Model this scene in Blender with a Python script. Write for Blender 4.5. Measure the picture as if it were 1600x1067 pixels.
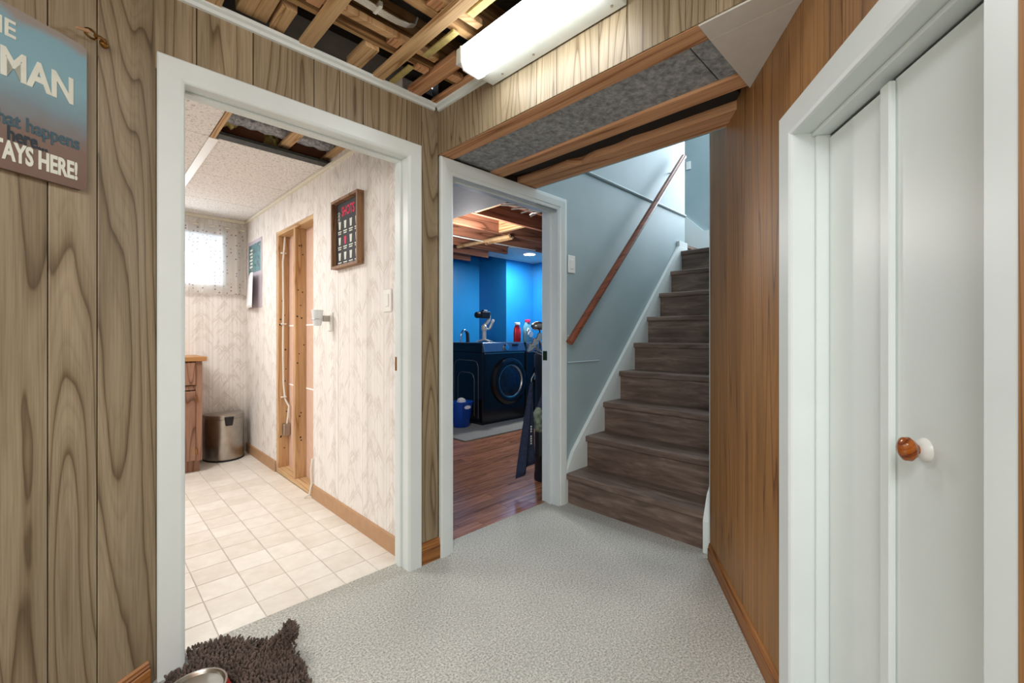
import bpy, bmesh, math, random
from mathutils import Vector, Matrix
random.seed(7)
PI = math.pi
for o in list(bpy.data.objects): bpy.data.objects.remove(o)
S = bpy.context.scene
COL = S.collection
# ------------------------------------------------------------------ camera
YAW = math.radians(45.2134)
cam = bpy.data.cameras.new('camera'); camo = bpy.data.objects.new('camera', cam); COL.objects.link(camo)
cam.sensor_width = 36; cam.lens = 679.36*36/1600; cam.clip_start = .02
camo.location = (0, 0, 1.16)
camo.rotation_euler = (PI/2, 0, YAW - PI/2)
cam.shift_y = -(533.5-523.76)/1600
S.camera = camo
# ------------------------------------------------------------------ light
S.view_settings.view_transform = 'Standard'; S.view_settings.look = 'None'
S.view_settings.gamma = 1; S.view_settings.use_curve_mapping = False
S.view_settings.exposure = 0.0
W = bpy.data.worlds.new('world'); S.world = W; W.use_nodes = True
W.node_tree.nodes['Background'].inputs[0].default_value = (.80, .90, 1, 1)
W.node_tree.nodes['Background'].inputs[1].default_value = 3.0
def area(name, loc, direction, sx, sy, power, color):
    l = bpy.data.lights.new(name, 'AREA'); l.shape = 'RECTANGLE'; l.size = sx; l.size_y = sy
    l.energy = power; l.color = color
    o = bpy.data.objects.new(name, l); COL.objects.link(o); o.location = loc
    o.rotation_euler = Vector(direction).to_track_quat('-Z', 'Y').to_euler(); return o
area('hall_fill', (-.55, -.35, 2.28), (.15, .1, -1), .9, .5, 44, (.95, .99, 1))  # added fill behind the camera, stands in for an unseen ceiling fixture
area('hall_rear_fill', (-1.3, -.6, 1.75), (1, .55, -.12), 1.0, .9, 26, (1, .985, .95))  # second added fill from behind the camera, no visible source
area('kitchen_lamp', (-.25, 3.6, 2.24), (0, 0, -1), .9, .5, 41, (1, .985, .97))
area('kitchen_daylight', (.30, 4.84, 1.88), (.15, -1, -.25), 1.2, .45, 8, (.86, .94, 1))
area('stair_daylight', (5.25, 1.35, 3.15), (-1, .22, -.22), .9, 1.3, 54, (.78, .90, 1))
area('stair_upper_lamp', (4.6, 1.3, 4.4), (-.2, 0, -1), .8, .6, 30, (.86, .93, 1))
area('laundry_lamp', (4.72, 4.39, 2.335), (0, 0, -1), .15, .15, 40, (.94, .97, 1))
def point_light(name, loc, power, color, r=.08):
    l = bpy.data.lights.new(name, 'POINT'); l.energy = power; l.color = color; l.shadow_soft_size = r
    o = bpy.data.objects.new(name, l); COL.objects.link(o); o.location = loc
point_light('laundry_fill', (2.7, 3.25, 2.02), 40, (1, .95, .91))  # added fill that brightens the joists and room, no bulb hangs here

# ------------------------------------------------------------------ helpers
def lin(c): return tuple((v/12.92 if v <= .04045 else ((v+.055)/1.055)**2.4) for v in c)
def rgb(r, g, b): return lin((r/255, g/255, b/255)) + (1,)
class N:
    def __init__(s, name, rough=.5, metal=0, spec=.5):
        s.m = bpy.data.materials.new(name); s.m.use_nodes = True
        s.t = s.m.node_tree; s.b = s.t.nodes['Principled BSDF']
        s.b.inputs['Roughness'].default_value = rough; s.b.inputs['Metallic'].default_value = metal
        s.b.inputs['Specular IOR Level'].default_value = spec
    def n(s, typ, ins=None, **kw):
        x = s.t.nodes.new(typ)
        for k, v in kw.items(): setattr(x, k, v)
        if ins:
            for k, v in ins.items(): s.set(x, k, v)
        return x
    def set(s, x, k, v):
        i = x.inputs[k]
        if isinstance(v, bpy.types.NodeSocket): s.t.links.new(v, i)
        elif isinstance(v, bpy.types.Node): s.t.links.new(v.outputs[0], i)
        else: i.default_value = v
    def math(s, op, a, b=0, c=0, clamp=False):
        return s.n('ShaderNodeMath', {0: a, 1: b, 2: c}, operation=op, use_clamp=clamp).outputs[0]
    def ramp(s, fac, stops, interp='LINEAR'):
        r = s.n('ShaderNodeValToRGB', {0: fac}); e = r.color_ramp.elements; r.color_ramp.interpolation = interp
        while len(e) < len(stops): e.new(.5)
        for k, (p, c) in enumerate(stops): e[k].position = p; e[k].color = c if len(c) == 4 else c+(1,)
        return r.outputs[0]
    def mix(s, fac, a, b, mode='MIX'):
        x = s.n('ShaderNodeMix', data_type='RGBA', blend_type=mode)
        s.set(x, 0, fac); s.set(x, 6, a); s.set(x, 7, b); return x.outputs[2]
    def xyz(s, kind='Object'):
        tc = s.n('ShaderNodeTexCoord'); sp = s.n('ShaderNodeSeparateXYZ', {0: tc.outputs[kind]}); return tc.outputs[kind], sp.outputs
    def vec(s, x, y, z): return s.n('ShaderNodeCombineXYZ', {0: x, 1: y, 2: z}).outputs[0]
    def noise(s, v, scale, detail=2, rough=.5, dist=0):
        return s.n('ShaderNodeTexNoise', {'Vector': v, 'Scale': scale, 'Detail': detail, 'Roughness': rough, 'Distortion': dist}).outputs[0]
    def rnd(s): return s.n('ShaderNodeObjectInfo').outputs['Random']
    def color(s, v): s.set(s.b, 'Base Color', v); return s
    def bump(s, h, strength=.3, dist=.01):
        s.set(s.b, 'Normal', s.n('ShaderNodeBump', {'Height': h, 'Strength': strength, 'Distance': dist}).outputs[0]); return s
def plain(name, c, rough=.5, metal=0, spec=.5, var=.04, scale=18):
    k = N(name, rough, metal, spec); v, _ = k.xyz()
    f = k.noise(v, scale, 3)
    c = rgb(*c); d = tuple(max(0, q*(1-var*2)) for q in c[:3])+(1,); e = tuple(min(1, q*(1+var)) for q in c[:3])+(1,)
    k.color(k.ramp(f, [(.3, d), (.7, e)])); return k.m

def wood_grain(name, light, mid, dark, axis='z', rings=9, rough=.45, uscale=3.2, vscale=.28, fine=1.0, spec=.4, tone=.12):
    """plain-sawn grain: contour lines of a noise stretched along the board"""
    k = N(name, rough, spec=spec); _, o = k.xyz(); r = k.rnd()
    if axis == 'z': u = k.math('ADD', o[0], o[1]); v = o[2]
    elif axis == 'x': u = k.math('ADD', o[1], o[2]); v = o[0]
    else: u = k.math('ADD', o[0], o[2]); v = o[1]
    off = k.math('MULTIPLY', r, 37.0)
    u2 = k.math('ADD', k.math('MULTIPLY', u, uscale), off); v2 = k.math('ADD', k.math('MULTIPLY', v, vscale), k.math('MULTIPLY', r, 91.0))
    p = k.vec(u2, v2, off)
    n1 = k.noise(p, 1.0, 1.5, .45, .35)
    warp = k.noise(k.vec(k.math('MULTIPLY', u, 14), k.math('MULTIPLY', v, 3.0), off), 1.0, 2)
    n1 = k.math('ADD', n1, k.math('MULTIPLY', warp, .018))
    ring = k.math('FRACT', k.math('MULTIPLY', n1, rings))
    g = k.ramp(ring, [(0, rgb(*dark)), (.12, rgb(*mid)), (.38, rgb(*light)), (.80, rgb(*light)), (.97, rgb(*mid)), (1, rgb(*dark))])
    ring2 = k.math('FRACT', k.math('MULTIPLY', n1, rings*3.0))
    g = k.mix(.30, g, k.ramp(ring2, [(0, (.62, .56, .50, 1)), (.35, (1, 1, 1, 1)), (.85, (1, 1, 1, 1)), (1, (.62, .56, .50, 1))]), 'MULTIPLY')
    f = k.noise(k.vec(k.math('MULTIPLY', u, 260), k.math('MULTIPLY', v, 5), off), 1.0, 2)
    fcol = k.ramp(f, [(.30, (.62, .58, .54, 1)), (.62, (1, 1, 1, 1))])
    g = k.mix(.55*fine, g, fcol, 'MULTIPLY')
    t = k.ramp(k.noise(k.vec(k.math('MULTIPLY', u, 7), k.math('MULTIPLY', v, .9), off), 1.0, 1), [(.3, (1-tone*2, 1-tone*2, 1-tone*2.2, 1)), (.7, (1+tone*.3,)*3+(1,))])
    g = k.mix(1, g, t, 'MULTIPLY')
    k.color(g); k.bump(f, .05, .002); return k.m

M = {}
M['panel'] = wood_grain('wood_paneling', (166, 149, 122), (148, 130, 103), (114, 96, 72), rings=26, uscale=4.2, vscale=.24)
M['panel_warm_lit'] = wood_grain('warm_lit_wood_paneling', (174, 126, 74), (158, 111, 63), (120, 80, 44), uscale=7, rings=16, vscale=.16)  # same paneling as the other walls, warm light and shade put into its colour
M['groove'] = plain('dark_groove', (52, 40, 28), .8)
M['base'] = wood_grain('oak_baseboard', (176, 118, 62), (156, 98, 48), (110, 64, 28), 'x', uscale=20, vscale=.6, rings=5)
M['base_tan'] = plain('tan_baseboard', (182, 142, 104), .5)
M['pine'] = wood_grain('pine_lumber', (222, 182, 138), (212, 168, 122), (184, 136, 92), 'z', uscale=12, vscale=.6, rings=5, rough=.7, spec=.2)
M['pine_y'] = wood_grain('pine_strip', (222, 186, 142), (208, 170, 124), (168, 126, 84), 'y', uscale=14, vscale=.6, rings=5, rough=.75, spec=.2)
M['joist_red'] = wood_grain('reddish_joist_board', (226, 174, 132), (214, 160, 118), (170, 118, 82), 'y', uscale=14, vscale=.5, rings=5, rough=.75, spec=.2)
M['joist_x'] = wood_grain('aged_joist', (186, 148, 104), (164, 126, 84), (116, 84, 54), 'x', uscale=12, vscale=.5, rings=5, rough=.8, spec=.15)
M['joist_dark'] = wood_grain('old_brown_joist', (170, 116, 92), (146, 96, 74), (104, 66, 50), 'x', uscale=12, vscale=.5, rings=5, rough=.8, spec=.15)
M['white'] = plain('white_painted_trim', (222, 229, 227), .35, var=.015, scale=6)
M['door'] = plain('white_painted_door', (222, 229, 226), .38, var=.015, scale=4)
M['dropwhite'] = plain('white_drywall', (214, 208, 200), .7, var=.02)
M['gapshade'] = plain('black_gap_shade', (38, 36, 34), .9)  # near-black standing in for shade in the bulkhead gap and closet
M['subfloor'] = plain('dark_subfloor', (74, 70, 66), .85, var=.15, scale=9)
M['bluewall'] = None
def paint(name, c, c2, rough=.55):
    k = N(name, rough); v, _ = k.xyz()
    k.color(k.ramp(k.noise(v, 2.2, 3), [(.35, rgb(*c)), (.65, rgb(*c2))])); k.bump(k.noise(v, 160, 2), .06, .004); return k.m
M['stairwall'] = paint('blue_grey_wall_paint', (150, 167, 170), (158, 174, 177))
M['laundryblue'] = paint('bright_blue_wall_paint', (30, 128, 190), (36, 134, 196), .30)
M['cream'] = plain('cream_trim', (226, 218, 198), .5, var=.02)
M['black'] = plain('black_gloss_enamel', (20, 20, 23), .16, var=.1)
M['blackmatte'] = plain('black_plastic', (26, 26, 29), .5, var=.1)
M['chrome'] = plain('chrome', (212, 214, 218), .15, 1, var=.02)
M['steel'] = plain('brushed_steel', (178, 172, 164), .3, 1, var=.05)
M['brass'] = plain('brass', (150, 110, 60), .3, 1, var=.08)
M['plastic'] = plain('white_plastic', (236, 234, 228), .35, var=.01)
M['cable'] = plain('white_cable', (228, 224, 214), .5, var=.02)
M['silver_pl'] = plain('silver_plastic', (206, 202, 194), .35, .2)
M['navy'] = plain('navy_cloth', (38, 48, 74), .85, var=.2, scale=60)
M['red'] = plain('red_plastic', (196, 20, 26), .3)
M['rib_highlight'] = plain('grey_edge_highlight', (84, 86, 88), .3)  # lighter grey paints an edge highlight onto the black ribs
M['orange'] = plain('orange_plastic', (226, 92, 38), .5)
M['teal'] = plain('teal_plastic', (108, 170, 190), .3)
M['pink'] = plain('pink_plastic', (226, 40, 96), .35)
M['clear'] = plain('milky_plastic', (222, 227, 228), .3)
M['binblue'] = plain('blue_plastic', (16, 84, 190), .4)
M['camo'] = plain('grey_green_fabric', (140, 150, 128), .9, var=.35, scale=24)
M['mat'] = plain('grey_rubber_mat', (132, 130, 124), .85, var=.08, scale=70)
M['greyplate'] = plain('light_grey_enamel', (214, 218, 212), .4, var=.02)
M['handrail'] = wood_grain('mahogany_rail', (150, 82, 52), (132, 68, 42), (94, 42, 26), 'x', uscale=26, vscale=.6, rings=4, rough=.3)
M['knobwood'] = wood_grain('amber_knob_wood', (178, 98, 36), (158, 80, 28), (112, 50, 16), 'x', uscale=40, vscale=6, rings=4, rough=.12)
M['framewood'] = wood_grain('sign_frame_wood', (164, 124, 90), (142, 102, 70), (96, 64, 42), 'z', uscale=20, vscale=1, rings=5, rough=.6)
M['cabinet'] = wood_grain('brown_oak_cabinet', (166, 126, 104), (146, 106, 86), (104, 72, 58), 'z', uscale=9, vscale=.7, rings=8, rough=.5)
M['counter'] = wood_grain('counter_edge_oak', (204, 152, 98), (186, 134, 82), (150, 100, 56), 'x', uscale=20, vscale=1, rings=4)
M['dark_edge'] = plain('dark_grey_edge', (70, 72, 68), .8, var=.2, scale=40)  # dark grey for the front edge of the ceiling opening
M['yellow'] = plain('yellow_stick_wood', (186, 168, 104), .7, var=.1, scale=40)
M['tuft'] = plain('brown_chenille', (96, 80, 71), .95, var=.25, scale=30)
M['wash_panel'] = plain('blue_grey_control_panel', (70, 104, 134), .25, .4, var=.05)
M['washglass'] = plain('smoky_door_glass', (26, 40, 60), .05, var=.2)
M['backing'] = plain('pinkish_backing_board', (214, 178, 156), .8, var=.03)
M['paper'] = plain('white_paper', (244, 242, 240), .7, var=.01)
M['ink_dark'] = plain('dark_ink', (46, 60, 70), .7)
M['ink_white'] = plain('off_white_ink', (226, 228, 214), .7)
M['ink_pink'] = plain('crimson_ink', (226, 44, 84), .7)
M['ink_blue'] = plain('faded_blue_ink', (70, 96, 108), .7)
M['chalk'] = plain('chalkboard_print', (46, 46, 52), .7)
# insulation board
k = N('grey_fibre_board', .9, spec=.1); v, _ = k.xyz()
k.color(k.ramp(k.noise(v, 38, 6, .7), [(.3, rgb(112, 116, 120)), (.5, rgb(156, 161, 164)), (.7, rgb(196, 200, 200))])); k.bump(k.noise(v, 120, 3), .2, .004); M['fibre'] = k.m
# carpet
k = N('grey_beige_carpet', .95, spec=.05); v, _ = k.xyz()
f = k.noise(v, 130, 4, .75); f2 = k.noise(v, 420, 2, .6); f3 = k.noise(v, 2.2, 2)
c = k.ramp(k.math('ADD', k.math('MULTIPLY', f, .6), k.math('MULTIPLY', f2, .4)), [(.38, rgb(118, 117, 110)), (.49, rgb(198, 196, 187)), (.60, rgb(244, 241, 232))])
c = k.mix(1, c, k.ramp(f3, [(.3, (.88, .88, .88, 1)), (.7, (1, 1, 1, 1))]), 'MULTIPLY')
k.color(c); k.bump(k.math('ADD', f, f2), .7, .006); M['carpet'] = k.m
# vinyl tile
k = N('cream_vinyl_tile', .28); v, o = k.xyz(); r = k.rnd()
f = k.noise(k.n('ShaderNodeVectorMath', {0: v, 1: k.vec(r, r, r)}, operation='ADD').outputs[0], 14, 4, .6)
c = k.ramp(f, [(.3, rgb(232, 227, 218)), (.7, rgb(246, 242, 236))])
c = k.mix(.6, c, k.ramp(r, [(0, rgb(234, 228, 218)), (1, rgb(254, 252, 248))]), 'MULTIPLY'); k.color(c); M['tile'] = k.m
M['grout'] = plain('taupe_grout', (200, 190, 176), .6)
# laminate planks
k = N('brown_laminate', .20); v, o = k.xyz(); r = k.rnd(); off = k.math('MULTIPLY', r, 50)
g = k.noise(k.vec(k.math('ADD', k.math('MULTIPLY', o[0], 3), off), k.math('MULTIPLY', o[1], 45), off), 1, 4, .6, .4)
c = k.ramp(g, [(.28, rgb(112, 72, 52)), (.5, rgb(162, 112, 84)), (.72, rgb(196, 146, 116))])
c = k.mix(1, c, k.ramp(r, [(0, (.72, .70, .70, 1)), (1, (1.05, 1, 1, 1))]), 'MULTIPLY'); k.color(c); M['laminate'] = k.m
# stair vinyl plank
k = N('weathered_grey_brown_plank', .42); v, o = k.xyz(); r = k.rnd(); off = k.math('MULTIPLY', r, 50)
g = k.noise(k.vec(k.math('MULTIPLY', k.math('ADD', o[0], o[2]), 24), k.math('ADD', k.math('MULTIPLY', o[1], 3), off), off), 1, 5, .65, .6)
g2 = k.noise(k.vec(k.math('MULTIPLY', o[0], 6), k.math('ADD', o[1], off), k.math('MULTIPLY', o[2], 6)), 4, 3)
c = k.ramp(g, [(.22, rgb(72, 56, 48)), (.5, rgb(114, 95, 84)), (.78, rgb(156, 137, 125))])
c = k.mix(.5, c, k.ramp(g2, [(.35, (.55, .5, .46, 1)), (.65, (1, 1, 1, 1))]), 'MULTIPLY'); k.color(c); k.bump(g, .1, .003); M['stair'] = k.m
# wallpaper with drooping leaf sprays
def wallpaper(name):
    k = N(name, .65, spec=.25); v, o = k.xyz()
    u = k.math('ADD', o[0], o[1]); z = o[2]
    nz = k.noise(k.vec(u, z, 0), 9, 2)
    acc = None
    for (pu, pv, ou, ov, kk) in ((.19, .22, 0, 0, 1.15), (.25, .30, .07, .11, 1.5), (.155, .265, .03, .07, .8)):
        uu = k.math('ADD', k.math('ADD', u, ou), k.math('MULTIPLY', nz, .05))
        cu = k.math('DIVIDE', uu, pu); iu = k.math('FLOOR', cu); fu = k.math('SUBTRACT', cu, iu)
        sh = k.math('MULTIPLY', k.math('FRACT', k.math('MULTIPLY', iu, .618)), pv)
        fv = k.math('FRACT', k.math('DIVIDE', k.math('ADD', k.math('ADD', z, ov), sh), pv))
        d = k.math('ABSOLUTE', k.math('SUBTRACT', fu, .5))
        for base, slope, w in ((.92, kk, .10), (.78, kk*.75, .075), (.66, kk*1.35, .06)):
            yy = k.math('ABSOLUTE', k.math('SUBTRACT', fv, k.math('SUBTRACT', base, k.math('MULTIPLY', d, slope))))
            wid = k.math('MULTIPLY', k.math('SUBTRACT', 1, k.math('MULTIPLY', d, 2.3)), w)
            a = k.math('SUBTRACT', 1, k.math('DIVIDE', yy, k.math('MAXIMUM', wid, .002)), clamp=True)
            acc = a if acc is None else k.math('MAXIMUM', acc, a)
    m = k.ramp(k.noise(k.vec(u, z, 3), 11, 2), [(.38, (0, 0, 0, 1)), (.56, (1, 1, 1, 1))])
    acc = k.math('MULTIPLY', k.math('MULTIPLY', acc, 1.4, clamp=True), m)
    stripe = k.ramp(k.noise(k.vec(k.math('MULTIPLY', u, 60), k.math('MULTIPLY', z, .3), 0), 1, 2), [(.4, rgb(228, 222, 215)), (.6, rgb(241, 236, 231))])
    k.color(k.mix(k.math('MULTIPLY', acc, .45), stripe, rgb(190, 176, 164))); return k.m
M['wallpaper'] = wallpaper('leaf_wallpaper')
# acoustic ceiling tile
k = N('acoustic_ceiling_tile', .9, spec=.1); v, _ = k.xyz()
f = k.noise(v, 75, 3, .6, .8); k.color(k.ramp(f, [(.36, rgb(186, 180, 174)), (.46, rgb(228, 223, 218)), (.7, rgb(236, 231, 226))])); k.bump(f, .25, .004); M['acoustic'] = k.m
# curtain
k = N('dotted_curtain', .9, spec=.1); v, o = k.xyz()
vo = k.n('ShaderNodeTexVoronoi', {'Vector': k.vec(k.math('MULTIPLY', o[0], 30), 0, k.math('MULTIPLY', o[2], 30)), 'Scale': 1.0, 'Randomness': .35})
c = k.mix(k.ramp(vo.outputs['Distance'], [(.17, (1, 1, 1, 1)), (.22, (0, 0, 0, 1))]), rgb(228, 222, 216), k.ramp(vo.outputs['Color'], [(.3, rgb(150, 120, 118)), (.7, rgb(140, 140, 158))]))
k.color(c); tr = k.n('ShaderNodeBsdfTranslucent', {'Color': c}); mx = k.n('ShaderNodeMixShader', {0: .5, 1: k.b.outputs[0], 2: tr.outputs[0]})
tp = k.n('ShaderNodeBsdfTransparent'); mx2 = k.n('ShaderNodeMixShader', {0: .28, 1: mx.outputs[0], 2: tp.outputs[0]})
k.t.links.new(mx2.outputs[0], k.t.nodes['Material Output'].inputs[0]); M['curtain'] = k.m
# glass
k = N('window_glass', .03); k.b.inputs['Transmission Weight'].default_value = 1; k.b.inputs['IOR'].default_value = 1.05; M['glass'] = k.m
# foil pipe
k = N('crinkled_foil', .4, .6); v, _ = k.xyz(); f = k.noise(v, 55, 4, .7); k.color(k.ramp(f, [(.3, rgb(120, 122, 128)), (.7, rgb(226, 226, 230))])); k.bump(f, .8, .02); M['foil'] = k.m
# sign print
k = N('weathered_sign_print', .55); v, o = k.xyz()
zz = k.math('ADD', o[2], k.math('MULTIPLY', k.noise(v, 9, 4), .10))
c = k.ramp(k.math('MULTIPLY', zz, 2.2), [(.0, rgb(112, 84, 72)), (.34, rgb(126, 102, 90)), (.52, rgb(122, 142, 150)), (.74, rgb(132, 172, 184)), (.94, rgb(128, 168, 182)), (1, rgb(150, 140, 132))])
k.color(c); M['sign'] = k.m
# lights that glow
def emit(name, c, s):
    k = N(name); k.b.inputs['Emission Color'].default_value = c; k.b.inputs['Emission Strength'].default_value = s; k.b.inputs['Base Color'].default_value = (.9, .9, .9, 1); return k.m
M['tube'] = emit('lit_fluorescent_lens', (.93, .98, 1, 1), 13)
M['lampglow'] = emit('lit_recessed_lamp', (1, .98, .95, 1), 30)
# poster prints
k = N('calendar_photo', .5); v, o = k.xyz(); f = k.noise(v, 16, 4, .6)
k.color(k.ramp(f, [(.3, rgb(34, 58, 64)), (.5, rgb(96, 146, 150)), (.6, rgb(60, 70, 84)), (.72, rgb(206, 196, 206))])); M['photo'] = k.m
M['mauve'] = plain('mauve_card', (196, 184, 194), .6)

# ------------------------------------------------------------------ mesh helpers
def box(bm, x0, x1, y0, y1, z0, z1, bev=0, seg=1):
    t = bmesh.new(); bmesh.ops.create_cube(t, size=1)
    bmesh.ops.scale(t, vec=(abs(x1-x0), abs(y1-y0), abs(z1-z0)), verts=t.verts)
    bmesh.ops.translate(t, vec=((x0+x1)/2, (y0+y1)/2, (z0+z1)/2), verts=t.verts)
    if bev: bmesh.ops.bevel(t, geom=list(t.edges), offset=bev, segments=seg, profile=.5, affect='EDGES')
    join(bm, t); return bm
def join(bm, t):
    me = bpy.data.meshes.new('tmp'); t.to_mesh(me); t.free(); bm.from_mesh(me); bpy.data.meshes.remove(me)
def B(*a, **k):
    bm = bmesh.new(); box(bm, *a, **k); return bm
def prism(bm, pts, axis, a, b, bev=0):
    """polygon pts in the two other axes, extruded a..b along axis"""
    def mk(p, q, t): return {'x': (t, p, q), 'y': (p, t, q), 'z': (p, q, t)}[axis]
    t = bmesh.new()
    v0 = [t.verts.new(mk(p, q, a)) for p, q in pts]; v1 = [t.verts.new(mk(p, q, b)) for p, q in pts]
    t.faces.new(v0); t.faces.new(v1[::-1]); n = len(pts)
    for i in range(n): t.faces.new((v0[i], v1[i], v1[(i+1) % n], v0[(i+1) % n]))
    bmesh.ops.recalc_face_normals(t, faces=t.faces)
    if bev: bmesh.ops.bevel(t, geom=list(t.edges), offset=bev, segments=1, affect='EDGES')
    join(bm, t); return bm
def P(*a, **k):
    bm = bmesh.new(); prism(bm, *a, **k); return bm
def tube(bm, pts, r, n=10, cap=True):
    pts = [Vector(p) for p in pts]; rs = r if isinstance(r, (list, tuple)) else [r]*len(pts)
    up = Vector((0, 0, 1)); rings = []; prev = None
    for i, p in enumerate(pts):
        d = (pts[min(i+1, len(pts)-1)]-pts[max(i-1, 0)]).normalized()
        if prev is None: a = d.cross(up); a = a if a.length > .01 else d.cross(Vector((1, 0, 0)))
        else: a = prev - d*prev.dot(d)
        a.normalize(); prev = a; b = d.cross(a)
        rings.append([bm.verts.new(p + a*math.cos(2*PI*j/n)*rs[i] + b*math.sin(2*PI*j/n)*rs[i]) for j in range(n)])
    for i in range(len(rings)-1):
        for j in range(n): bm.faces.new((rings[i][j], rings[i][(j+1) % n], rings[i+1][(j+1) % n], rings[i+1][j]))
    if cap: bm.faces.new(rings[0][::-1]); bm.faces.new(rings[-1])
    bmesh.ops.recalc_face_normals(bm, faces=bm.faces); return bm
def T(*a, **k): return tube(bmesh.new(), *a, **k)
def lathe(bm, prof, n=28, axis='z', c=(0, 0, 0), sx=1, sy=1, cap=True):
    rings = []
    for r, h in prof:
        ring = []
        for j in range(n):
            a = 2*PI*j/n; p = (r*math.cos(a)*sx, r*math.sin(a)*sy, h)
            if axis == 'y': p = (p[0], p[2], p[1])
            if axis == 'x': p = (p[2], p[0], p[1])
            ring.append(bm.verts.new((p[0]+c[0], p[1]+c[1], p[2]+c[2])))
        rings.append(ring)
    for i in range(len(rings)-1):
        for j in range(n): bm.faces.new((rings[i][j], rings[i][(j+1) % n], rings[i+1][(j+1) % n], rings[i+1][j]))
    for ring in ((rings[0], rings[-1]) if cap else ()):
        try: bm.faces.new(ring)
        except Exception: pass
    bmesh.ops.remove_doubles(bm, verts=bm.verts, dist=1e-5)
    bmesh.ops.recalc_face_normals(bm, faces=bm.faces); return bm
def L(*a, **k): return lathe(bmesh.new(), *a, **k)
def obj(name, bm, mat, parent=None, smooth=False, label=None):
    me = bpy.data.meshes.new(name); bm.to_mesh(me); bm.free()
    me.materials.append(mat if not isinstance(mat, str) else M[mat])
    if smooth:
        for p in me.polygons: p.use_smooth = True
        try: me.set_sharp_from_angle(angle=math.radians(40))
        except Exception: pass
    o = bpy.data.objects.new(name, me); COL.objects.link(o)
    if parent: o.parent = parent
    if label: o['label'] = label
    return o
def struct(name, bm, mat, **k):
    o = obj(name, bm, mat, **k); o['kind'] = 'structure'; return o
def sempty(name, loc=(0, 0, 0), rz=0):
    o = bpy.data.objects.new(name, None); COL.objects.link(o); o.location = loc; o.rotation_euler = (0, 0, rz); o['kind'] = 'structure'; o.empty_display_size = .05; return o
def thing(name, label, cat, loc=(0, 0, 0), rz=0, group=None):
    o = bpy.data.objects.new(name, None); COL.objects.link(o); o.empty_display_size = .05
    o.location = loc; o.rotation_euler = (0, 0, rz); tag(o, label, cat, group); return o
def tag(o, label, cat, group=None):
    o['label'] = label; o['category'] = cat
    if group: o['group'] = group
    return o
def text(body, size, mat, parent, loc, rot, name='lettering', bold=0, sx=1, depth=.0008, align='LEFT'):
    cu = bpy.data.curves.new('t', 'FONT'); cu.body = body; cu.size = size; cu.extrude = depth; cu.offset = bold; cu.align_x = align
    cu.resolution_u = 3
    o = bpy.data.objects.new('t', cu); COL.objects.link(o)
    dg = bpy.context.evaluated_depsgraph_get(); me = bpy.data.meshes.new_from_object(o.evaluated_get(dg))
    bpy.data.objects.remove(o); me.name = name; me.materials.clear(); me.materials.append(M[mat])
    q = bpy.data.objects.new(name, me); COL.objects.link(q); q.parent = parent; q.location = loc; q.rotation_euler = rot; q.scale = (sx, 1, 1); return q

CA = math.radians(33.502)                   # the left and right walls run at this angle to the door wall
NL, NR = 1.478, -.553                       # their offsets
Cd = Vector((math.cos(CA), math.sin(CA), 0)); Cn = Vector((-math.sin(CA), math.cos(CA), 0))
def cpt(s, n, z=0): v = Cd*s + Cn*n; return Vector((v.x, v.y, z))
YW, YB = 1.89, 2.0                          # door wall front and back

def casing(name, x0, x1, zt, w, th, yface, parent=None, profile=None, sides='lhr', out=-1):
    """door trim: mitred left, head and right pieces; x0,x1 inner edges, zt inner top; local x,z plane at y=yface, growing towards out*y"""
    pr = profile or [(0, 0), (0, th*.55), (.004, th*.8), (.012, th), (w-.004, th), (w, th*.8), (w, 0)]
    res = []
    def strip(a, b):                         # a, b: functions of (w) giving corner points
        bm = bmesh.new(); A_ = [bm.verts.new((a(p)[0], yface+out*t, a(p)[1])) for p, t in pr]; B_ = [bm.verts.new((b(p)[0], yface+out*t, b(p)[1])) for p, t in pr]
        n = len(pr)
        for i in range(n): bm.faces.new((A_[i], A_[(i+1) % n], B_[(i+1) % n], B_[i]))
        bm.faces.new(A_[::-1]); bm.faces.new(B_); bmesh.ops.recalc_face_normals(bm, faces=bm.faces); return bm
    if 'l' in sides: obj('casing', strip(lambda p: (x0-p, 0), lambda p: (x0-p, zt+p)), 'white', parent)
    if 'h' in sides: obj('casing', strip(lambda p: (x0-p, zt+p), lambda p: (x1+p, zt+p)), 'white', parent)
    if 'r' in sides: obj('casing', strip(lambda p: (x1+p, zt+p), lambda p: (x1+p, 0)), 'white', parent)

# ================================================================== SETTING
# ---- floors
fl = struct('floor', P([(-2.2, -2.2), (2.6, -2.2), (2.6, .95), (2.40, .95), (2.40, 1.90), (2.32, 1.90), (2.32, 1.985), (1.36, 1.985), (1.36, 1.95), (1.16, 1.95), (1.16, 1.985), (.22, 1.985), (.22, 1.9), (-2.2, 1.9)], 'z', -.06, 0), 'carpet')
kf = struct('floor', B(-1.6, 1.29, 1.985, 5.0, -.05, -.006), 'grout')
tm = None
for i in range(-8, 5):
    for j in range(-1, 18):
        x0 = .38+.1665*i; y0 = 2.122+.1665*j; x1 = x0+.1665; y1 = y0+.1665
        x0 = max(x0, -.85); x1 = min(x1, 1.184); y0 = max(y0, 1.986); y1 = min(y1, 4.96)
        if x1-x0 < .02 or y1-y0 < .02: continue
        obj('tile', B(x0+.002, x1-.002, y0+.002, y1-.002, -.008, -.0005, bev=.0012), 'tile', kf)
lf = struct('floor', B(1.29, 5.45, 1.986, 5.7, -.05, -.008), 'groove')
y = 1.987; row = 0
while y < 4.3:
    w = .105; x = 1.30 - random.random()*.5
    while x < 4.4:
        ln = random.choice((.42, .62, .85, 1.1)); a = max(x, 1.30); b = min(x+ln, 4.45)
        if b-a > .03: obj('plank', B(a+.0008, b-.0008, y+.0008, y+w-.0008, -.01, -.001, bev=.001), 'laminate', lf)
        x += ln
    y += w
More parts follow.
